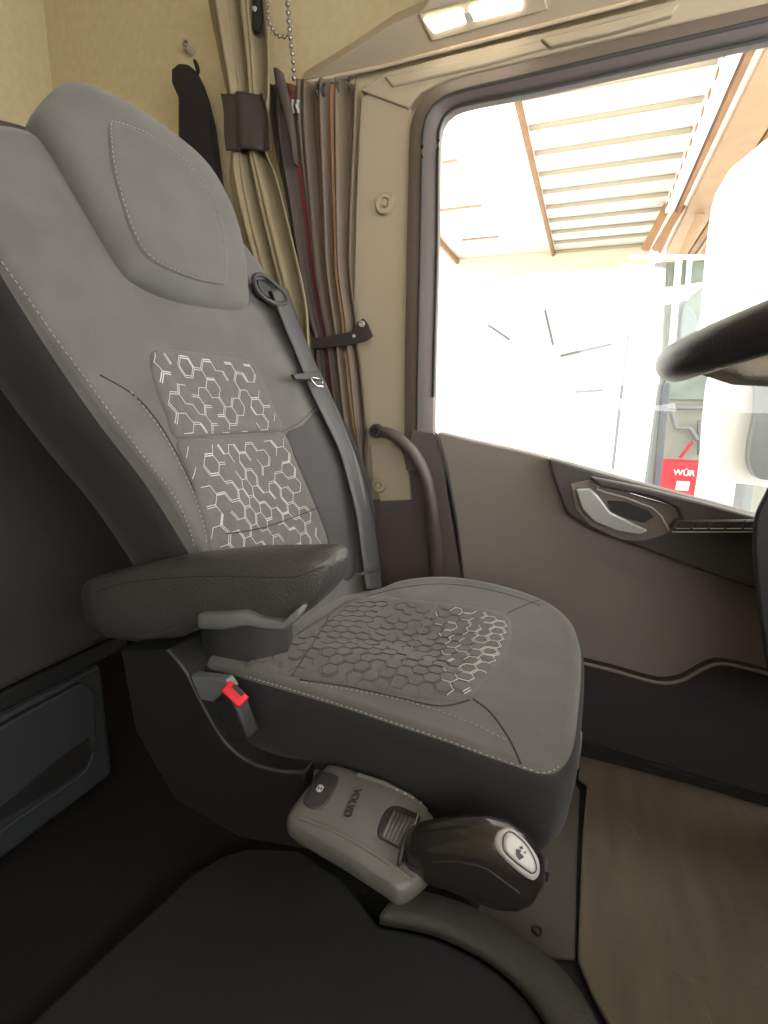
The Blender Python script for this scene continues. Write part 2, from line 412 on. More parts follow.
lev, _, _ = loft('recline_lever', [arm_sec(200, 627, 199, 613, .53, .006), arm_sec(206, 628, 204, 611, .53, .011), arm_sec(230, 628, 228, 611, .53, .013), arm_sec(252, 624, 248, 609, .53, .013), arm_sec(272, 628, 262, 616, .53, .010), arm_sec(288, 628, 286, 619, .53, .009), arm_sec(300, 618, 298, 608, .53, .008), arm_sec(306, 607, 304, 604, .53, .004)], GPL, seat)
lev['label'] = 'light grey lever'
# lower backrest fabric wing beside the cushion
loft('hip_bolster', [(PY(x, y, .66), (w*1.0, 0, 0), (0, .0, h)) for x, y, w, h in [(228, 640, .01, .01), (228, 640, .06, .055)]]+[((-.53, .70, .60), (.075, 0, 0), (0, 0, .075)), ((-.55, .74, .60), (.08, 0, 0), (0, 0, .08))], mat('hip_fabric', (50, 49, 49), .95, bump=.5, bscale=900), seat)
# ---- plastic shell around the cushion foot
sh = cr([(168, 650), (186, 672), (203, 706), (225, 742), (250, 762), (280, 771), (304, 772)], 5)
low = [(306, 850), (240, 838), (175, 800), (135, 730), (120, 650)]
b = MB(); b.prism([PY(x, y, .60) for x, y in sh+low], (0, .09, 0)); shell = b.build('side_shell', PLB, seat, bevel=.006)
tubeo('shell_rim', [PY(x, y, .598) for x, y in sh], .004, PLA, shell, 8)
slab('hinge_bracket', [(190, 676), (225, 680), (232, 690), (213, 703), (200, 700)], .592, .02, GPL, seat, .003)
# buckle
brot = Matrix.Rotation(math.radians(-25), 3, 'Y')
bc = PY(236, 703, .575)
b = MB(); b.box(bc-Vector((0, 0, .022)), (.045, .03, .075), brot); buckle = b.build('belt_buckle', PLB, seat, bevel=.006)
bt = PY(235, 694, .565)
b = MB(); b.box(bt, (.040, .012, .020), Matrix.Rotation(math.radians(32), 3, 'Y') @ Matrix.Rotation(math.radians(-35), 3, 'X')); q = b.build('release_button', RED, buckle, bevel=.003); q['label'] = 'red release button'
b = MB(); b.box(PY(238, 690, .5595), (.022, .004, .006), Matrix.Rotation(math.radians(32), 3, 'Y') @ Matrix.Rotation(math.radians(-35), 3, 'X')); b.build('buckle_slot', PLB, buckle, bevel=.001)
# ---- seat belt
bl = cr([(268, 292, .035), (280, 325, .035), (293, 356, .03), (307, 391, .035), (322, 422, .045), (336, 452, .055), (347, 490, .065), (354, 521, .07), (359, 560, .065), (363, 590, .06)], 6)
brt = cr([(284, 290, .015), (296, 325, .02), (307, 352, .02), (324, 391, .02), (336, 415, .02), (346, 442, .03), (360, 480, .03), (370, 521, .03), (376, 560, .03), (378, 590, .03)], 6)
v = []; f = []
for i, (a, c_) in enumerate(zip(bl, brt)):
    pa = BW(*BP(a[0], a[1], a[2]), a[2]); pc = BW(*BP(c_[0], c_[1], c_[2]), c_[2])
    k = 5
    for t in range(k+1): v.append(pa.lerp(pc, t/k)+W*(.010+.006*math.sin(math.pi*t/k)))
    if i:
        for t in range(k): f.append(((i-1)*(k+1)+t, (i-1)*(k+1)+t+1, i*(k+1)+t+1, i*(k+1)+t))
belt = mk('belt_webbing', v, f, BELT, seat, solid=.0025)
shr = []
for x, y, r in [(330, 405, .012), (338, 425, .028), (349, 455, .036), (359, 485, .04), (364, 515, .038), (366, 545, .034), (368, 580, .03)]:
    c_ = BW(*BP(x, y, .0), .0); shr.append((c_, Vector((0, r, 0)), W*(r*.8)))
loft('belt_shroud', shr, SIDE, seat, ex=2.3)
# belt guide loop on the shoulder
gp = cr([(254, 277), (262, 275), (272, 282), (284, 293), (286, 302), (279, 304), (272, 302), (263, 297), (256, 288)], 4, True)
tubeo('belt_guide', [BW(*BP(x, y, .045), .045) for x, y in gp], .0055, PLA, seat, 8, closed=True)
slab('guide_plate', [(258, 280), (266, 280), (280, 294), (281, 300), (270, 298), (261, 290)], 0, 0, PLB, seat, .001, 3, fn=lambda x, y, a: BW(*BP(x, y, .038), .038), off=-W*.02)
# tongue
tg = [(293, 374), (318, 371), (322, 376), (321, 380), (296, 379)]
PB = lambda w: (lambda x, y, a: BW(*BP(x, y, w), w))
tongue = slab('belt_tongue', tg, 0, 0, PLB, belt, .001, 0, fn=PB(.062), off=-W*.008)
tubeo('tongue_plate', [BW(*BP(x, y, .064), .064) for x, y in [(310, 378), (316, 386), (324, 387), (322, 380), (314, 378)]], .0025, CHR, tongue, 6, closed=True)
tubeo('belt_anchor', [BW(*BP(x, y, .085), .085) for x, y in [(358, 574), (368, 572), (379, 569)]], .004, CHR, seat, 8)
# ---- suspension base
b = MB(); rg = []
for i in range(13):
    z = .024+.34*i/12; g = .0 if i % 2 else .018; z_ = z
    rg.append([Vector((x, y, z_)) for x, y in [(-.46-g, .82-g), (-.12+g, .82-g), (-.12+g, 1.04+g), (-.46-g, 1.04+g)]])
v, f = rings_mesh(rg); mk('suspension_bellows', v, f, PLB, seat, smooth=False, bevel=.004)
boxo('base_plate', (-.55, .72, .36), (-.02, 1.10, .40), PLB, seat, .008)

# ------------------------------------------------------------------ GEAR SELECTOR
gs = thing('gear_selector', 'grey gear selector unit with glossy black lever fixed to the seat side', 'gear lever', (-.25, .55, .38))
zt = .452
top_px = [(322, 768), (332, 763), (352, 768), (385, 780), (410, 792), (432, 808), (442, 830), (432, 858), (404, 882), (385, 874), (350, 855), (310, 832), (290, 820), (291, 806)]
tp = [PZ(x, y, zt) for x, y in cr(top_px, 4, True)]
c = sum(tp, Vector())/len(tp); rg = []
for s, dz in [(.5, .003), (.8, .002), (.93, 0), (.98, -.003), (1.0, -.006), (1.015, -.015), (1.0, -.026), (.94, -.034), (.7, -.036)]:
    rg.append([Vector((c.x+(p.x-c.x)*s, c.y+(p.y-c.y)*s, zt+dz-max(0, p.x+.22)*.10)) for p in tp])
gv, gf = rings_mesh(rg); house = mk('housing', gv, gf, CON, gs); GB = bvh_of(gv, gf)
def gpad(name, px, mt, h, parent=None, rnd=0, edge=.2, base=-.002): return pad(name, GB, px, mt, parent or gs, h=h, rnd=rnd or 3, edge=edge, base=base)
pb = gpad('parking_brake_button', [(303, 803), (309, 788), (316, 776), (322, 772), (332, 774), (339, 778), (336, 788), (329, 801), (321, 810), (311, 809)], PLA, .0035, edge=.1, rnd=2)
b = MB(); ctr = cast(GB, 320, 791)
ex = (cast(GB, 330, 795)[0]-ctr[0]).normalized(); ey = (cast(GB, 326, 780)[0]-ctr[0]).normalized(); nz = ex.cross(ey).normalized()
cc_ = [ctr[0]+nz*.0045+(ex*math.cos(t)+ey*math.sin(t))*.0042 for t in [2*math.pi*k/20 for k in range(20)]]
b.tube(cc_, .0006, 5, closed=True); b.tube([ctr[0]+nz*.0045-ey*.003, ctr[0]+nz*.0045+ey*.003], .0006, 5)
for sgn in (-1, 1):
    b.tube([ctr[0]+nz*.0045+(ex*math.cos(t)+ey*math.sin(t))*.0062 for t in [sgn*math.pi/2-math.pi/2+.6+k*.25 for k in range(8)]], .0005, 5)
b.build('parking_brake_symbol', LINE, pb[0])
# embossed word, letters stand across the unit
def text3d(body, loc, xd, yd, size, ext, mt, parent, name, font=None):
    cu = bpy.data.curves.new(name, 'FONT'); cu.body = body; cu.size = size; cu.extrude = ext; cu.align_x = 'CENTER'; cu.align_y = 'CENTER'; cu.offset = 0
    t = bpy.data.objects.new(name, cu); C.objects.link(t)
    dg = bpy.context.evaluated_depsgraph_get(); me = bpy.data.meshes.new_from_object(t.evaluated_get(dg)); bpy.data.objects.remove(t)
    xd = Vector(xd).normalized(); yd = Vector(yd); yd = (yd-xd*yd.dot(xd)).normalized(); zd = xd.cross(yd)
    M = Matrix((xd, yd, zd)).transposed(); org = root_of(parent).location if parent else Vector()
    for v_ in me.vertices: v_.co = M @ v_.co+Vector(loc)-org
    me.materials.clear(); me.materials.append(mt)
    o = bpy.data.objects.new(name, me); C.objects.link(o)
    if parent: o.parent = parent
    return o
a = cast(GB, 346, 818)[0]; d = cast(GB, 358, 790)[0]; mid = (a+d)/2
e = cast(GB, 340, 800)[0]-mid   # letters' tops face the rear
text3d('VOLVO', mid+Vector((0, 0, .0018)), d-a if False else a-d, -e, .0155, .0005, PLB, house, 'embossed_lettering')
# range slider in its recess
gpad('slider_recess', [(377, 836), (380, 820), (388, 808), (399, 806), (412, 811), (421, 817), (416, 836), (408, 854), (400, 850), (388, 844)], PLB, .0015, edge=.08)
b = MB()
p1, p2, p3, p4 = [cast(GB, *q)[0]+Vector((0, 0, .002)) for q in [(392, 812), (416, 822), (402, 849), (381, 838)]]
nr = 6
for i in range(nr):
    t = (i+.5)/nr; b.tube([p1.lerp(p2, t), p4.lerp(p3, t)], .0028, 10)
b.build('ribbed_slider', CON, gs)
tubeo('silver_line', [cast(GB, x, y)[0]+Vector((0, 0, .001)) for x, y in [(418, 815), (412, 835), (404, 856)]], .001, SIL, house, 6)
# raised side rails with marks
tubeo('edge_rail', [cast(GB, x, y)[0] for x, y in [(300, 818), (330, 829), (360, 845), (390, 864), (412, 880)]], .003, CON, house, 8)
tubeo('edge_rail', [cast(GB, x, y)[0] for x, y in [(358, 775), (385, 784), (410, 797), (428, 810)]], .004, CON, house, 8)
b = MB()
for x, y in [(397, 792), (405, 796), (413, 800), (421, 805)]:
    p = cast(GB, x, y)[0]+Vector((0, 0, .0045)); b.tube([p-Vector((.002, .002, 0)), p+Vector((.002, -.001, 0)), p+Vector((-.001, .002, 0))], .0005, 4)
b.build('range_marks', LINE, house)
b = MB()
for x, y in [(357, 853), (364, 858)]:
    p = PY(x, y, .487); b.tube([p-Vector((.003, 0, .001)), p+Vector((.003, 0, .001))], .001, 4)
b.build('side_marks', LINE, house)
# lever
yk = .515
def ks(xb, yb, xt, yt, hw): return arm_sec(xb, yb, xt, yt, yk, hw)
lever, lv, lf = loft('lever', [ks(402, 868, 410, 830, .018), ks(414, 872, 418, 826, .024), ks(430, 877, 434, 823, .026), ks(452, 884, 460, 820, .028), ks(472, 893, 488, 821, .030), ks(490, 899, 508, 827, .031), ks(505, 902, 524, 838, .031), ks(518, 902, 536, 850, .029), ks(530, 898, 544, 864, .022), ks(540, 888, 546, 876, .010)], KNB, gs, ex=2.3)
LB = bvh_of(lv, lf)
tubeo('lever_collar', [PY(406, 849, yk)+Vector((0, .024*math.cos(t), .021*math.sin(t))) for t in [2*math.pi*k/24 for k in range(24)]], .003, PLA, lever, 8, closed=True)
cap = pad('lever_cap', LB, [(494, 838), (498, 830), (508, 827), (519, 833), (530, 845), (539, 860), (540, 874), (533, 881), (519, 873), (503, 858), (495, 848)], SIL, lever, h=.005, rnd=3, edge=.25)
cap[0]['label'] = 'silver end cap'
cb = pad('cap_button', cap[1], [(503, 840), (507, 833), (514, 834), (525, 844), (533, 857), (536, 868), (532, 873), (522, 867), (511, 858), (504, 850)], GPL, cap[0], h=.0025, rnd=3, edge=.2)
MATS['capb'] = cb[0].data.materials[0] = SIL
b = MB()
for px in ([(516, 849), (521, 850), (520, 853), (524, 857), (519, 860), (516, 855)], [(519, 847), (522, 846), (523, 849), (520, 849)], [(523, 852), (526, 851), (525, 854)]):
    b.prism([cast(cb[1], x, y)[0]+cast(cb[1], x, y)[1]*.0006 for x, y in px], cb[3]*.0008)
b.build('cap_emblem', PLB, cb[0], smooth=False)
tubeo('cap_groove', path_on(cap[1], [(503, 840), (507, 833), (514, 834), (525, 844), (533, 857), (536, 868), (532, 873), (522, 867), (511, 858), (504, 850)], .0008, closed=True), .0007, PLB, cap[0], 5)
tubeo('lever_seam', path_on(LB, [(432, 862), (460, 862), (485, 868), (505, 882), (520, 893)], .0), .001, PLB, lever, 5)
b = MB(); b.box(PY(544, 868, .53), (.012, .022, .016)); b.box(PY(541, 879, .53), (.008, .016, .008)); b.build('gear_switch', PLB, lever, bevel=.002)
# foot that carries the unit on the seat
boxo('mounting_foot', (-.30, .55, .36), (-.12, .63, .41), PLB, gs, .006)

# ------------------------------------------------------------------ CAB SHELL
YW = 1.50
def quad(name, pts, mt, kind=True, th=None, **k):
    v = [Vector(p) for p in pts]; n_ = (v[1]-v[0]).cross(v[2]-v[0]).normalized(); b = MB(); b.prism(v, n_*(th or .01)); o = b.build(name, mt, **k)
    if kind: o['kind'] = 'structure'
    return o
fl = boxo('floor', (-2.0, -.95, -.03), (1.3, 1.56, 0), FLK, None, 0); struct(fl)
wl = MB(); wl.prism([(-2.02, YW, 0), (-.46, YW, 0), (-.46, YW, 1.80), (-.46, YW, 2.6), (-2.02, YW, 2.6)], (0, .05, 0)); struct(wl.build('wall_left', HEAD, smooth=False))
wr = MB(); wr.box((-1.96, .3, 1.3), (.05, 2.4, 2.6)); struct(wr.build('wall_rear', HEAD, smooth=False))
tubeo('trim_1', [PX(x, y, -1.925) for x, y in cr([(95, -30), (98, 5), (103, 40), (112, 70), (119, 95), (122, 125)], 4)], .005, HEAD)['kind'] = 'structure'
hd = MB(); hd.prism([(-.46, YW, 1.86), (1.3, YW, 1.86), (1.3, YW, 2.6), (-.46, YW, 2.6)], (0, .05, 0)); struct(hd.build('wall_above_door', HEAD, smooth=False))
ce = MB(); ce.box((-.35, .3, 2.62), (3.3, 2.5, .04)); struct(ce.build('ceiling', HEAD, smooth=False))
wp = MB()
for x0, x1, z0, z1 in [(-2, -.1, 0, 2.6), (-.1, 1.1, 0, 1.0), (-.1, 1.1, 1.8, 2.6), (1.1, 1.3, 0, 2.6)]: wp.prism([(x0, -.95, z0), (x1, -.95, z0), (x1, -.95, z1), (x0, -.95, z1)], (0, -.05, 0))
struct(wp.build('wall_right', HEAD, smooth=False))
fw_ = MB(); fw_.prism([(1.32, -.95, 1.95), (1.32, 1.5, 1.95), (1.32, 1.5, 2.6), (1.32, -.95, 2.6)], (.05, 0, 0)); struct(fw_.build('wall_front', HEAD, smooth=False))
da = MB(); da.prism([(.62, -.93, 0), (1.3, -.93, 0), (1.3, -.93, .95), (.80, -.93, .95), (.68, -.93, .85)], (0, 2.27, 0)); db = da.build('dashboard', PLB, None, bevel=.02); tag(db, 'dark dashboard block running across the cab in front of the seats', 'dashboard'); 
# pillar trims
pt = slab('pillar_trim', [(360, 96), (408, 80), (412, 120), (410, 200), (407, 300), (405, 450), (400, 600), (366, 600), (366, 430), (352, 330), (356, 180)], 1.475, .04, PIL, None, .006)
tag(pt, 'beige plastic pillar trim between curtain and door window', 'trim'); pt['kind'] = 'structure'; pt.name = 'trim_2'
def disc(name, x, y, Yp, r, th, mt, parent=None):
    c = PY(x, y, Yp); b = MB(); n_ = 28; rg = []
    for s, d in [(1, 0), (1, -th*.5), (.85, -th), (.55, -th), (.45, -th*.4), (.3, -th*.4), (.25, -th*.9)]: rg.append([c+Vector((r*s*math.cos(2*math.pi*k/n_), d, r*s*math.sin(2*math.pi*k/n_))) for k in range(n_)])
    v, f = rings_mesh(rg); return mk(name, v, f, mt, parent, split=50)
s1 = disc('screw_cover', 386, 205, 1.478, .030, .015, PIL); tag(s1, 'round beige cover cap high on the pillar trim beside the window', 'cover cap', 'round caps on the pillar')
cr_ = slab('cream_cover', [(370, 445), (388, 442), (402, 452), (409, 475), (411, 500), (380, 502), (372, 480)], 1.455, .03, PIL, None, .004, 0); tag(cr_, 'small cream panel below grab handle beside the seat belt', 'cover panel')
s2 = disc('screw_cover', 380, 485, 1.458, .024, .015, PIL, None); tag(s2, 'round cover cap low on the cream panel beside the seat belt', 'cover cap', 'round caps on the pillar')
lp = slab('trim_3', [(366, 500), (411, 500), (409, 475), (402, 452), (395, 440), (430, 440), (462, 498), (468, 640), (366, 640)], 1.462, .02, SEAL, None, .004); lp['kind'] = 'structure'
# grab handle
gh = thing('grab_handle', 'curved dark grab handle at the rear edge of the door', 'handle', PY(430, 560, 1.42))
pts = [PY(x, y, d) for x, y, d in cr([(376, 432, 1.44), (388, 433, 1.42), (402, 441, 1.40), (415, 455, 1.39), (425, 474, 1.385), (431, 500, 1.39), (434, 530, 1.40), (436, 565, 1.43), (437, 600, 1.45)], 5)]
b = MB(); b.tube(pts, .021, 14, flat=.8); b.build('grip', SEAL, gh, split=60)
disc('end_cap', 377, 431, 1.425, .022, .02, PLA, gh)
# ------------------------------------------------------------------ DOOR
door = thing('door_1', 'driver door with grey lower panel and big bright window', 'door', (-.4, 1.45, 0), kind='structure')
outer = cr([(404, 470), (406, 300), (409, 160), (412, 120), (424, 97), (448, 82), (500, 68), (600, 44), (700, 20), (768, 3), (900, -28)], 5)
outer = [(404, 470)]+outer
inner = cr([(437, 470), (433, 425), (437, 250), (438, 150), (441, 125), (450, 112), (470, 104), (540, 90), (650, 65), (768, 39), (900, 10)], 5)
def band(name, A, B, ya, yb, mt, parent, th=.03, n=90):
    A = resample([PY(x, y, ya) for x, y in A], n); B = resample([PY(x, y, yb) for x, y in B], n); v = []; f = []
    for a_, b_ in zip(A, B):
        v += [a_, a_.lerp(b_, .5)-Vector((0, .006, 0)), b_, b_+Vector((0, th, 0)), a_+Vector((0, th, 0))]
    for i in range(n-1):
        for k in range(5): f.append((i*5+k, i*5+(k+1) % 5, (i+1)*5+(k+1) % 5, (i+1)*5+k))
    return mk(name, v, f, mt, parent, split=35)
inA = [(x, y) for x, y in inner]
mid_ = [((a[0]*.55+b_[0]*.45), (a[1]*.55+b_[1]*.45)) for a, b_ in zip([proj(q) for q in resample([PY(x, y, 1.45) for x, y in outer], 60)], [proj(q) for q in resample([PY(x, y, 1.45) for x, y in inner], 60)])]
band('window_frame', mid_, inner, 1.435, 1.46, SEAL, door)
band('door_seal', outer, mid_, 1.46, 1.44, mat('seal_outer', (112, 100, 92), .5, bump=.4, bscale=500), door)
tubeo('seal_lip', [PY(x, y, 1.437) for x, y in mid_], .005, PLA, door, 8)
tubeo('seal_lip', [PY(x, y, 1.455) for x, y in inner[6:]], .004, PLA, door, 8)
# glass
gm = bpy.data.materials.new('window_glass'); gm.use_nodes = True; nt = gm.node_tree; nt.nodes.clear()
o_ = nt.nodes.new('ShaderNodeOutputMaterial'); mx = nt.nodes.new('ShaderNodeMixShader'); tr = nt.nodes.new('ShaderNodeBsdfTransparent'); gl = nt.nodes.new('ShaderNodeBsdfGlossy'); gl.inputs['Roughness'].default_value = .02
mx.inputs[0].default_value = .03; tr.inputs[0].default_value = (.96, .98, .97, 1)
nt.links.new(tr.outputs[0], mx.inputs[1]); nt.links.new(gl.outputs[0], mx.inputs[2]); nt.links.new(mx.outputs[0], o_.inputs[0])
b = MB(); b.prism([Vector((-.44, 1.475, .72)), Vector((1.3, 1.475, .60)), Vector((1.3, 1.475, 1.80)), Vector((-.44, 1.475, 1.80))], (0, .004, 0)); b.build('window_pane', gm, door, smooth=False)
# panel
sill = [(437, 432), (470, 440), (520, 451), (548, 458), (600, 472), (660, 489), (755, 515), (800, 528), (960, 575)]
panel = slab('door_panel', sill+[(960, 900), (760, 815), (575, 750), (470, 700), (466, 600), (456, 520), (446, 465)], 1.42, .06, DPAN, door, .006)
slab('door_edge_trim', [(410, 430), (434, 433), (441, 450), (447, 490), (455, 540), (465, 600), (470, 660), (440, 660), (436, 560), (428, 500), (418, 465), (409, 450)], 1.425, .04, SEAL, door, .005)
tubeo('panel_seam', [PY(x, y, 1.419) for x, y in [(436, 433), (446, 465), (456, 520), (466, 600)]], .003, PLA, panel, 6)
# armrest module: protrudes into the cab
YA = 1.355
arm_o = [(548, 458), (600, 473), (700, 500), (760, 517), (960, 575), (960, 660), (768, 594), (730, 582), (653, 553), (593, 531), (566, 514), (554, 482)]
ap = slab('armrest_module', arm_o, YA+.02, .05, DARM, door, .008)
slab('sill_cap', [(590, 477), (640, 487), (700, 502), (756, 517), (960, 575), (960, 590), (752, 522), (700, 524), (682, 521), (676, 508), (655, 498), (600, 487)], 1.345, .08, DARM, door, .006)
# ledge top with switches
A_ = [PY(672, 533, 1.335), PY(766, 531, 1.335)]
ledge = slab('switch_ledge', [(670, 530), (676, 521), (800, 519), (960, 519), (960, 536), (800, 532)], 1.335, .07, DARM, door, .004)
for i in range(5):
    x0 = 676+i*17
    sb = slab('window_switch', [(x0, 528), (x0+3, 521.5), (x0+17, 521), (x0+15, 528)], 1.330, .008, PLA, ledge, .0015)
    tubeo('switch_edge', [PY(x0, 528.5, 1.329), PY(x0+14, 528.5, 1.329)], .0012, SIL, sb, 5)
tubeo('ledge_rim', [PY(x, y, 1.333) for x, y in [(672, 532), (720, 532), (768, 532), (960, 536)]], .0018, SIL, ledge, 6)
# pull handle and bezel
slab('handle_recess', [(570, 484), (590, 480), (640, 492), (680, 506), (690, 520), (668, 534), (645, 541), (620, 540), (590, 526), (576, 510)], YA+.012, .02, DPAN, ap, .003)
slab('handle_hollow', [(607, 501), (625, 502), (648, 511), (654, 517), (644, 523), (612, 514)], YA+.004, .01, PLB, ap, .002)
hl = slab('door_handle', [(576, 490), (590, 489), (598, 496), (610, 512), (628, 521), (648, 531), (640, 535), (618, 532), (594, 522), (582, 509)], YA-.012, .02, mat('handle_grey', (178, 180, 180), .3, metal=.4), door, .004)
tubeo('handle_bezel', [PY(x, y, YA+.004) for x, y in cr([(597, 488), (607, 486), (640, 496), (676, 507), (683, 515)], 4)], .003, CHR, ap, 8)
tubeo('handle_bezel', [PY(x, y, YA+.002) for x, y in [(597, 489), (604, 492), (626, 498), (652, 508), (661, 516), (669, 531)]], .0025, SIL, ap, 8)
# lower pocket
pk = cr([(583, 663), (615, 671), (650, 681), (668, 683), (685, 679), (705, 668), (725, 664), (768, 674), (820, 690)], 4)
pocket = slab('door_pocket', pk+[(900, 730), (900, 860), (768, 797), (580, 742), (480, 700), (480, 640)], 1.385, .06, DLOW, door, .006)
tubeo('pocket_rim', [PY(x, y, 1.383) for x, y in pk], .005, DPAN, pocket, 8)
ds = slab('trim_4', [(480, 715), (580, 742), (768, 797), (960, 850), (960, 890), (768, 820), (580, 762), (480, 730)], 1.40, .12, FLK, None, .01); ds['kind'] = 'structure'

# ------------------------------------------------------------------ OVERHEAD PANEL, LAMP, RAIL
N_ = Vector((0, -.55, -.83)); P0 = Vector((0, 1.44, 1.93))
def PO(x, y, a=0): return onp(x, y, P0+N_.normalized()*a, N_)
oh = slab('overhead_panel', [(300, 82), (345, 55), (392, 24), (420, 12), (445, -20), (470, -60), (960, -180), (960, -90), (640, 2), (520, 31), (430, 53), (380, 67)], .0, 0, PIL, None, .004, fn=PO, off=-N_*.05)
oh.name = 'trim_5'; oh['kind'] = 'structure'
tubeo('trim_6', [PO(x, y, .004) for x, y in [(300, 84), (380, 67), (430, 54), (520, 31), (640, 0), (760, -32)]], .005, mat('rail_trim', (196, 178, 152), .5))['kind'] = 'structure'
slab('trim_7', [(360, 90), (385, 72), (450, 55), (560, 28), (680, -2), (960, -70), (960, -42), (768, 4), (700, 18), (600, 41), (500, 66), (450, 78), (420, 92), (408, 108)], 1.465, .03, PIL, None, .004)['kind'] = 'structure'
slab('trim_8', [(384, 76), (470, 58), (540, 40), (548, 47), (480, 66), (392, 86)], 1.457, .015, PIL, None, .004)['kind'] = 'structure'
slab('trim_9', [(540, 38), (620, 18), (680, 2), (672, 14), (610, 32), (550, 46)], 1.450, .02, PIL, None, .004)['kind'] = 'structure'
lamp = thing('overhead_lamp', 'glowing interior lamp in the panel above the door window', 'lamp', PO(475, 10, 0))
LAM = emis('lamp_lit', (255, 240, 215), 14)
slab('lamp_housing', [(418, 14), (540, -18), (548, 10), (432, 42)], 0, 0, PIL, lamp, .003, fn=lambda x, y, a: PO(x, y, .006), off=-N_*.02)
slab('lamp_lens', [(423, 20), (462, 10), (466, 24), (434, 34)], 0, 0, LAM, lamp, .003, fn=lambda x, y, a: PO(x, y, .012), off=-N_*.012)
slab('lamp_lens', [(468, 8), (520, -6), (522, 10), (474, 22)], 0, 0, LAM, lamp, .003, fn=lambda x, y, a: PO(x, y, .012), off=-N_*.012)
slab('lamp_switch', [(463, 14), (470, 12), (474, 20), (466, 22)], 0, 0, SIL, lamp, .002, fn=lambda x, y, a: PO(x, y, .016), off=-N_*.012)
# curtain rail
rail = thing('curtain_rail', 'pale curtain rail with hooks above the gathered dark curtain', 'curtain rail', PY(340, 85, 1.43))
b = MB(); b.tube([PY(x, y, 1.475) for x, y in [(272, 98), (300, 88), (340, 77), (380, 66), (430, 53)]], .007, 8); b.build('track', SIL, rail, split=50)
for x, y in [(288, 101), (293, 101), (298, 101), (318, 86), (324, 84), (338, 80), (350, 78)]:
    p = PY(x, y, 1.42); tubeo('hook', [p, p-Vector((0, .008, .015)), p-Vector((0, 0, .03))], .005, SIL if x > 285 and x < 300 else PLA, rail, 8)
# ------------------------------------------------------------------ CURTAINS
def curtain(name, rows, Y0, folds, amp, stripes, mats, parent, nr=60, ns=160, ph=0, drift=.3):
    R = cr([(y, a, c) for y, a, c in rows], 8); R = resample([(a[0], a[1], a[2]) for a in R], nr); v = []; f = []; mi = []
    for j, (y, a, c) in enumerate(R):
        for i in range(ns+1):
            s = i/ns; tt = j/nr
            sw = s+.012*math.sin(7*s*math.pi+5*tt)
            p = PY(a+(c-a)*sw, y, Y0)
            wv = math.sin(2*math.pi*folds*s+ph+drift*math.sin(3*tt+s*9))
            wv = math.copysign(abs(wv)**.8, wv)+.35*math.sin(2*math.pi*folds*2.3*s+1+2*tt)
            p = p+Vector((0, amp*wv*(.55+.45*min(1, abs(c-a)/60)), 0)); v.append(p)
    for j in range(nr-1):
        for i in range(ns):
            f.append((j*(ns+1)+i, j*(ns+1)+i+1, (j+1)*(ns+1)+i+1, (j+1)*(ns+1)+i)); s = (i+.5)/ns; k = 0
            for a, c, q in stripes:
                if a <= s < c: k = q
            mi.append(k)
    return mk(name, v, f, mats, parent, midx=mi, solid=.003)
sc = thing('sleeper_curtain', 'beige bunk curtain gathered with a dark band, hanging behind the headrest', 'curtain', PY(250, 240, 1.36))
curtain('cloth', [(-40, 203, 266), (0, 206, 269), (50, 215, 272), (95, 224, 272), (125, 228, 268), (150, 228, 268), (180, 226, 280), (230, 236, 293), (300, 256, 308), (350, 262, 311), (440, 270, 312)], 1.345, 2.7, .022, [], [CUB], sc)
curtain('tieback', [(93, 220, 262), (110, 222, 268), (130, 223, 270), (150, 226, 270)], 1.305, 1.5, .008, [], [TIE], sc, nr=14, ns=40)
dc = thing('window_curtain', 'dark striped curtain gathered on the rail beside the door pillar', 'curtain', PY(330, 400, 1.42))
st = [(0, .24, 0), (.24, .252, 2), (.252, .36, 1), (.36, .42, 0), (.42, .65, 1), (.65, .715, 3), (.715, .79, 0), (.79, 1.0, 1)]
curtain('cloth', [(82, 268, 360), (100, 268, 359), (140, 272, 358), (200, 284, 355), (270, 296, 353), (320, 306, 358), (340, 312, 358), (370, 314, 362), (420, 322, 366), (450, 338, 366), (480, 350, 366)], 1.435, 4.7, .016, st, [CUD, CUG, CUR, CUP], dc)
loft('gathered_top', [(PY(x, y, 1.40), Vector((w_, 0, 0)), Vector((0, .012, 0))) for x, y, w_ in [(277, 70, .008), (279, 74, .014), (282, 90, .016), (288, 110, .014), (293, 140, .010), (296, 165, .004)]], CUD, dc, ex=2.2)
tb = slab('tieback_strap', [(311, 338), (330, 336), (352, 331), (357, 322), (363, 318), (368, 324), (373, 336), (366, 341), (350, 345), (312, 349)], 1.395, .006, TIE, dc, .002)
disc('snap_button', 362, 324, 1.395, .009, .006, SIL, tb); disc('snap_button', 354, 336, 1.395, .005, .004, SIL, tb)
# ------------------------------------------------------------------ hanging items
bg = thing('hanging_jacket', 'black cloth garment hanging from a hook on the beige wall', 'garment', PY(205, 200, 1.42))
def hs(y, a, c, d): 
    A, B = PY(a, y, 1.42), PY(c, y, 1.42); return ((A+B)/2, (B-A)/2, Vector((0, d, 0)))
loft('cloth', [hs(66, 178, 190, .010), hs(72, 173, 197, .02), (hs(85, 174, 203, .03)), hs(100, 181, 208, .032), hs(125, 181, 214, .035), hs(155, 181, 218, .035), hs(200, 190, 224, .035), hs(250, 200, 228, .03)], BLK, bg, ex=2.2)
tubeo('loop', [PY(x, y, 1.41) for x, y in cr([(198, 74), (196, 66), (194, 60), (197, 64), (199, 72)], 3)], .004, BLK, bg, 8)
hk = disc('coat_hook', 192, 50, 1.50, .018, .03, PIL); tag(hk, 'small beige wall hook above the black hanging garment', 'hook')
ch = thing('bead_chain', 'silver ball chain hanging above the curtain rail', 'chain', PY(280, 80, 1.34))
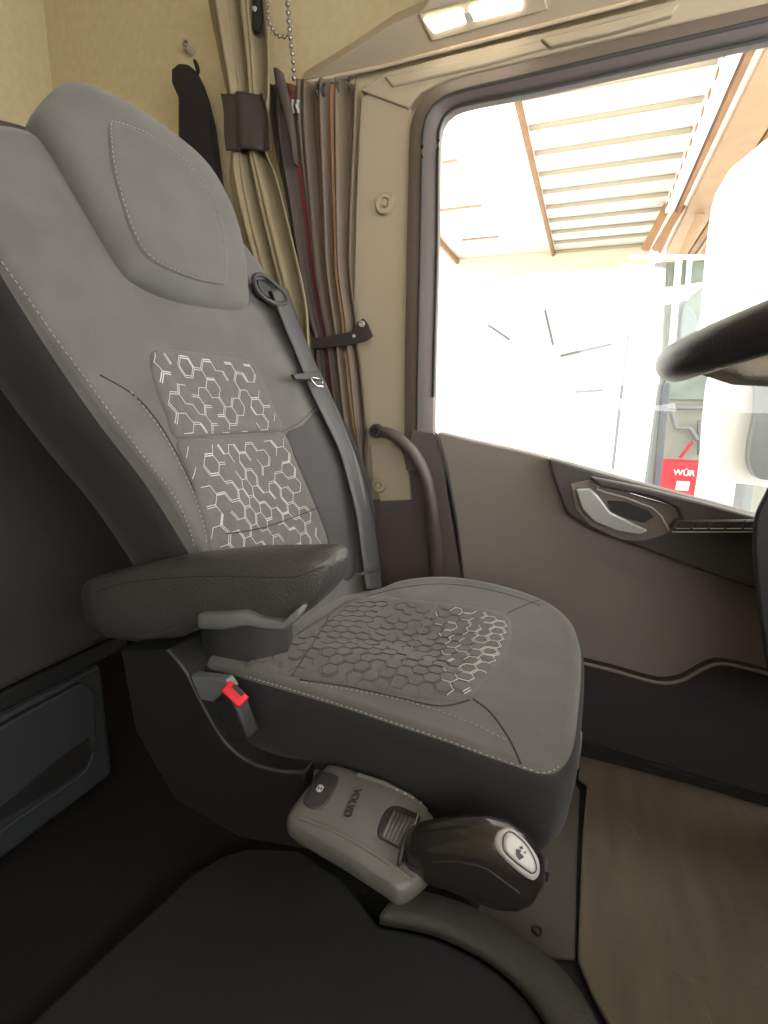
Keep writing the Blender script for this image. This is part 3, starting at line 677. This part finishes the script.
def balls(name, pts, r, parent):
    P = [PY(x, y, 1.315) for x, y in cr(pts, 4)]; L = sum((b_-a_).length for a_, b_ in zip(P, P[1:])); k = max(3, int(L/(2.5*r)))
    b = MB()
    for p in resample(P, k):
        rg = [[p+Vector((r*math.sin(t)*math.cos(q), r*math.sin(t)*math.sin(q), r*math.cos(t))) for q in [2*math.pi*h/8 for h in range(8)]] for t in (.35, .9, 1.57, 2.24, 2.8)]
        v, f = rings_mesh(rg); b.add(v, f)
    b.tube(P, r*.3, 5); return b.build(name, mat('dull_steel', (150, 146, 140), .35, metal=.8), parent)
balls('chain_loop', [(267, -30), (268, 0), (268, 18), (273, 30), (281, 37), (289, 35)], .0055, ch)
balls('chain_strand', [(286, -30), (288, 10), (290, 35), (293, 60), (294, 78)], .0068, ch)
sp = thing('hanging_strap', 'short dark strap hanging beside the silver chain', 'strap', PY(257, 30, 1.33))
loft('strap', [(PY(257, y, 1.33), Vector((w, 0, 0)), Vector((0, .006, 0))) for y, w in [(-40, .010), (0, .012), (15, .014), (28, .013), (33, .004)]], BLK, sp); disc('rivet', 255, 9, 1.322, .006, .004, SIL, sp)

# ------------------------------------------------------------------ STEERING WHEEL
sw = thing('steering_wheel', 'large black steering wheel at the right edge of the photo', 'steering wheel', (.33, .74, 1.0))
tw = math.radians(20); c0 = Vector((.320, .70, 1.148)); ux = Vector((math.cos(tw), 0, math.sin(tw))); uy = Vector((0, 1, 0)); un = ux.cross(uy)
b = MB(); b.tube([c0+ux*.24*math.cos(t)+uy*.24*math.sin(t) for t in [2*math.pi*k/96 for k in range(96)]], .0255, 20, closed=True, up=un, flat=.9); b.build('rim', KNB if False else mat('wheel_rim', (42, 38, 40), .35, bump=.3, bscale=400), sw)
HUB = mat('wheel_hub', (176, 164, 148), .8, bump=.9, bscale=350)
rg = []
for s, d in [(.2, .02), (.8, .018), (1, 0), (1.0, -.05), (.9, -.09), (.4, -.10)]: rg.append([c0+ux*.13*s*math.cos(t)+uy*.12*s*math.sin(t)+un*d for t in [2*math.pi*k/40 for k in range(40)]])
v, f = rings_mesh(rg); mk('hub', v, f, HUB, sw)
for a0 in (.5, math.pi-.5, math.pi+.5, -.5):
    dr = ux*math.cos(a0)+uy*math.sin(a0); side = un.cross(dr)
    loft('spoke', [(c0+dr*.08-un*.02, side*.03, un*.012), (c0+dr*.15-un*.012, side*.024, un*.009), (c0+dr*.232, side*.026, un*.009)], HUB, sw)
loft('lower_spoke', [(c0-ux*.06-un*.06, uy*.06, un*.03), (c0-ux*.14-un*.045, uy*.055, un*.022), (c0-ux*.19-un*.03, uy*.05, un*.016), (c0-ux*.222-un*.01, uy*.05, un*.010)], HUB, sw)
col = MB(); col.tube([c0-un*.05, c0-un*.15, Vector((.60, .74, .80))], [.05, .06, .075], 24); cl = col.build('steering_column', PLB, None); tag(cl, 'dark steering column shroud under the wheel', 'steering column')

slab('knee_panel', cr([(776, 470), (762, 497), (754, 515), (751, 540), (753, 575), (758, 620), (766, 670), (778, 730)], 4)+[(1050, 760), (1050, 470)], .95, 0, PLB, db, .03, off=(.11, .25, 0))
# ------------------------------------------------------------------ BUNK AND DRAWER (left)
XB = -1.06
bk = boxo('bunk_backrest', (XB-.18, -.9, .41), (XB, 1.25, 1.40), mat('bunk_cloth', (52, 50, 50), .9, bump=.5, bscale=400), None, .02); tag(bk, 'dark padded bunk rest standing behind the seat at the left edge', 'bunk rest')
dr = thing('storage_drawer', 'dark storage drawer unit with long handle recess under the bunk', 'drawer', (XB-.1, 0, 0))
DKB = mat('drawer_plastic', (50, 54, 55), .5, bump=.4, bscale=400)
boxo('drawer_body', (XB-.40, -.9, .02), (XB-.02, .815, .357), DKB, dr, .02)
tubeo('drawer_rim', [Vector((XB-.012, y, .348)) for y in (-.9, .3, .79)], .008, GPL if False else DKB, dr, 10)
boxo('bunk_lip', (XB-.05, -.9, .357), (XB-.015, .89, .402), PLB, dr, .008)
dp = slab('drawer_front', [(-120, 800), (0, 728), (82, 683), (94, 690), (97, 740), (88, 770), (60, 795), (0, 835), (-120, 930)], XB, 0, DKB, dr, .005, fn=PX, off=(-.03, 0, 0))
slab('handle_recess', [(-120, 915), (0, 806), (60, 758), (90, 738), (92, 752), (84, 768), (56, 789), (0, 822), (-120, 920)], XB+.003, 0, PLB, dp, .002, fn=PX, off=(-.01, 0, 0))
tubeo('handle_lip', [PX(x, y, XB+.004) for x, y in cr([(-120, 925), (0, 832), (56, 793), (86, 770), (93, 752)], 4)], .004, DKB, dp, 8)

# ------------------------------------------------------------------ FLOOR MATS
def matslab(name, px, z, th, mt, **k): return slab(name, px, z, 0, mt, None, fn=PZ, off=(0, 0, -th), **k)
fm = matslab('driver_floor_mat', [(578, 776), (587, 783), (583, 830), (580, 900), (578, 958), (592, 992), (625, 1050), (900, 1150), (900, 850), (768, 806), (650, 771), (600, 758), (580, 755)], .020, .015, FLR, bevel=.005)
tag(fm, 'brown ribbed floor mat in the driver footwell with faint scratches', 'floor mat')
b = MB(); rs_ = random.Random(3)
for px_ in ([(640, 930), (652, 942), (665, 950)], [(672, 968), (700, 985)], [(704, 1004), (712, 1024)], [(690, 976), (694, 990)], [(620, 860), (628, 862)], [(690, 800), (720, 812)], [(622, 812), (640, 840)]):
    b.tube([PZ(x, y, .0203) for x, y in px_], .0006, 5)
sx_ = b.build('scratches', mat('scratch', (126, 114, 98), .8), fm); sx_['kind'] = 'stuff'
tm = matslab('seat_foot_mat', [(400, 780), (572, 776), (580, 790), (577, 860), (575, 958), (540, 955), (480, 915), (400, 870)], .012, .01, mat('foot_mat', (84, 78, 70), .85, bump=.6, bscale=200), bevel=.005)
tag(tm, 'narrow grey floor strip between driver seat and brown mat', 'floor mat')
ridge = cr([(405, 885), (450, 897), (490, 913), (525, 935), (560, 963), (588, 1000), (610, 1045), (640, 1120)], 5)
ridge_in = cr([(380, 915), (430, 925), (470, 942), (505, 965), (530, 990), (550, 1020), (565, 1060), (580, 1130)], 5)
b = MB(); n = 40; A = resample([PZ(x, y, .10) for x, y in ridge], n); Bq = resample([PZ(x, y, .10) for x, y in ridge_in], n); v = []; f = []
for a_, b_ in zip(A, Bq):
    v += [Vector((a_.x, a_.y, 0.005)), a_-Vector((0, 0, .01)), a_.lerp(b_, .12)+Vector((0, 0, .003)), a_.lerp(b_, .8)+Vector((0, 0, .003)), b_, b_-Vector((0, 0, .02))]
for i in range(n-1):
    for k in range(5): f.append((i*6+k, i*6+k+1, (i+1)*6+k+1, (i+1)*6+k))
rm = mk('tunnel_edge', v, f, mat('tunnel_edge', (64, 61, 57), .7, bump=.6, bscale=250), None, solid=.004); tag(rm, 'raised curved grey rim around the centre tunnel mat', 'trim')
ct = MB(); ct.prism([Vector((p.x, p.y, .078)) for p in Bq]+[PZ(x, y, .078) for x, y in [(560, 1250), (-150, 1250), (-60, 1110), (40, 1012), (120, 938), (192, 872), (222, 854), (250, 846), (300, 848), (345, 880)]], (0, 0, -.07)); cm_ = ct.build('tunnel_mat', FLK, None, bevel=.01)
tag(cm_, 'dark carpet mat over the centre tunnel at the bottom of the photo', 'floor mat')
scw = MB(); scw.tube([PZ(537, 930, .014)+Vector((.008*math.cos(t), .008*math.sin(t), 0)) for t in [2*math.pi*k/16 for k in range(16)]], .003, 6, closed=True); q = scw.build('mat_eyelet', PLB); tag(q, 'small black eyelet ring beside the mat edge under the lever', 'eyelet')

# ------------------------------------------------------------------ OUTSIDE
gz = -1.35
g = boxo('ground', (-30, 1.9, gz-.1), (30, 40, gz), CCR, None, 0); g['kind'] = 'structure'
cz = 4.0
can = thing('canopy', 'white ribbed canopy roof over the yard seen through the window', 'canopy', (-1, 8, cz))
boxo('roof_sheet', (-3.4, 3.0, cz+.12), (.80, 11.6, cz+.16), WHT, can, 0)
for i in range(13):
    y = 4.1+i*.62; 
    boxo('rib', (-.95, y, cz+.07), (.76, y+.05, cz+.12), mat('rib_grey', (150, 138, 118), .7), can, .01)
for i in range(4):
    boxo('rib', (-2.6, 5.5+i*1.6, cz+.09), (-1.9, 5.53+i*1.6, cz+.12), CRM, can, .01)
boxo('beam', (-1.02, 3.0, cz+.02), (-.97, 11.6, cz+.12), RUST, can, .01)
boxo('beam', (-3.03, 3.0, cz+.02), (-2.97, 11.6, cz+.12), RUST, can, .01)
boxo('gutter', (.78, 3.0, cz-.05), (.90, 11.7, cz+.14), WHT, can, .01)
for i in range(26): boxo('gutter_clip', (.765, 3.4+i*.32, cz-.03), (.80, 3.5+i*.32, cz+.03), RUST, can, .005)
boxo('beam', (.93, 3.0, cz-.06), (.99, 11.7, cz+.12), RUST, can, .01)
boxo('edge_girder', (1.06, 3.0, cz-.10), (1.44, 12.5, cz+.20), CRM, can, .01)
boxo('beam', (1.46, 3.0, cz-.12), (1.54, 12.5, cz+.10), RUST, can, .01)
boxo('fascia', (-3.4, 11.6, cz-.25), (.80, 11.7, cz+.16), mat('fascia', (196, 184, 162), .7), can, .01)
boxo('edge_girder', (1.6, 3.0, cz-.1), (2.1, 12.5, cz+.2), CRM, can, .01)
# timber bracing under the far end
for (x0, y0, x1, y1) in [(645, 250, 668, 205), (655, 250, 682, 205), (682, 256, 700, 215), (690, 290, 722, 232), (700, 262, 735, 205), (712, 270, 740, 220)]:
    t = tubeo('timber_brace', [PY(x0, y0, 9.5), PY(x1, y1, 9.5)], .07, RUST if x0 % 2 else CRM, can, 6)
wb = thing('warehouse', 'bright white warehouse wall beyond the yard', 'building', (-1, 12, gz))
b = MB(); b.box((-4, 12.0, 1.4), (9.7, .4, 5.5)); b.build('wall', WHT, wb, smooth=False)
slab('roller_door', [(560, 300), (612, 292), (610, 420), (560, 420)], 11.75, .06, WHT, wb, .01)
for x0, y0, x1, y1 in [(488, 325, 510, 340), (545, 310, 553, 345), (560, 356, 612, 344), (575, 392, 603, 390)]: tubeo('door_rail', [PY(x0, y0, 11.7), PY(x1, y1, 11.7)], .03, LGR, wb, 6)
wt = thing('white_trailer', 'white box trailer parked beside the yard wall', 'trailer', PY(640, 600, 6.6))
slab('trailer_body', [(622, 262), (666, 268), (653, 500), (640, 560), (604, 560), (612, 470)], 6.5, 1.5, WHT, wt, .02)
slab('edge_strip', [(627, 334), (630, 334), (614, 470), (611, 470)], 6.47, .05, LGR, wt, .01)
slab('corner_post', [(659, 383), (664, 383), (651, 520), (640, 520)], 6.4, .1, LGR, wt, .02)
slab('corner_post', [(665, 383), (671, 383), (657, 520), (652, 520)], 6.3, .1, mat('post_dark', (60, 62, 68), .6), wt, .02)
# service wall with window, pipes and red cabinet
sv = thing('service_wall', 'pale block wall with glazed window and pipes behind the trailer', 'building', PY(700, 600, 8.2))
slab('wall', [(655, 262), (900, 262), (900, 620), (640, 620)], 8.0, .3, mat('service_paint', (122, 122, 112), .8, mottle=.06, mscale=2), sv, .01)
slab('window_pane', [(668, 262), (722, 260), (722, 400), (664, 400)], 7.96, .03, GRN, sv, .01)
tubeo('window_bar', [PY(x, y, 7.9) for x, y in [(630, 257), (722, 257)]], .03, WHT, sv, 8)
tubeo('window_bar', [PY(x, y, 7.9) for x, y in [(679, 258), (672, 345)]], .04, WHT, sv, 8)
tubeo('window_bar', [PY(x, y, 7.9) for x, y in [(690, 258), (686, 300)]], .03, WHT, sv, 8)
slab('dark_shape', [(683, 305), (690, 306), (696, 315), (697, 330), (688, 340), (680, 340)], 7.9, .05, mat('dark_mirror', (90, 98, 98), .5), sv, .02, 3)  # dark mirror of a neighbouring truck
slab('pale_sign', [(640, 292), (702, 282), (700, 288), (685, 300), (640, 310)], 7.2, .05, WHT, sv, .01)
for pts_ in ([(668, 407), (716, 408)], [(716, 370), (712, 407), (706, 440)], [(672, 412), (676, 428), (690, 428), (698, 440)], [(700, 420), (700, 455)]): tubeo('pipe', [PY(x, y, 7.85) for x, y in pts_], .035, LGR, sv, 8)
tubeo('red_hose', [PY(x, y, 7.8) for x, y in [(693, 442), (686, 450), (680, 458)]], .02, REDC, sv, 8)
rb = thing('red_cabinet', 'red metal cabinet with white lettering seen low through the window', 'cabinet', PY(684, 500, 7.2))
slab('body', [(660, 461), (710, 463), (705, 520), (650, 520)], 7.2, .35, REDC, rb, .02)
slab('paper_label', [(677, 481), (690, 482), (688, 491), (675, 490)], 7.18, .01, WHT, rb, 0)
text3d('WÜR', PY(684, 473, 7.17), (1, 0, 0), (0, 0, 1), .10, .01, WHT, rb, 'lettering')
# own door mirror, painted white for the bright sky it reflects
mr = thing('door_mirror', 'truck door mirror with sky reflection painted white and dark rim outside the window', 'mirror', PY(730, 490, 1.95))
def msl(name, px, y, th, mt, p=mr): return slab(name, px, y, th, mt, p, .012, 4)
msl('upper_white_reflection', [(726, 180), (740, 160), (800, 120), (900, 110), (900, 330), (800, 345), (714, 335), (712, 300), (718, 230)], 1.95, .18, WHT)
msl('lower_white_reflection', [(718, 375), (732, 368), (760, 372), (800, 380), (800, 480), (745, 484), (722, 486), (706, 550), (698, 540), (708, 470), (712, 420)], 1.95, .16, WHT)
msl('mirror_rim', [(758, 372), (768, 380), (800, 380), (800, 470), (765, 480), (752, 470), (750, 450), (757, 410)], 1.90, .1, mat('mirror_rim', (110, 112, 110), .5))
slab('mirror_arm', [(735, 320), (760, 320), (760, 390), (735, 390)], 2.0, .06, WHT, mr, .01)
# yard bits below mirror
yb = slab('green_container', [(724, 478), (745, 480), (740, 520), (720, 520)], 6.0, .5, mat('teal', (150, 170, 165), .7), None, .02); tag(yb, 'pale green bin below the mirror beyond the door sill', 'bin')
yp = slab('grey_post', [(745, 480), (756, 480), (748, 530), (738, 530)], 5.5, .3, LGR, None, .02); tag(yp, 'grey post beside the pale green bin', 'post')

# ------------------------------------------------------------------ LIGHT
w = bpy.data.worlds.new('world'); bpy.context.scene.world = w; w.use_nodes = True
w.node_tree.nodes['Background'].inputs[0].default_value = (1, .985, .96, 1); w.node_tree.nodes['Background'].inputs[1].default_value = 7.5
sl = bpy.data.lights.new('sun', 'SUN'); sl.energy = 8; sl.angle = .02; sl.color = (1, .95, .86); so = bpy.data.objects.new('sun', sl); C.objects.link(so)
so.rotation_euler = (math.radians(-38), math.radians(-30), 0)
vs = bpy.context.scene.view_settings; vs.view_transform = 'Standard'; vs.look = 'None'; vs.gamma = 1; vs.use_curve_mapping = False; vs.exposure = 0.0
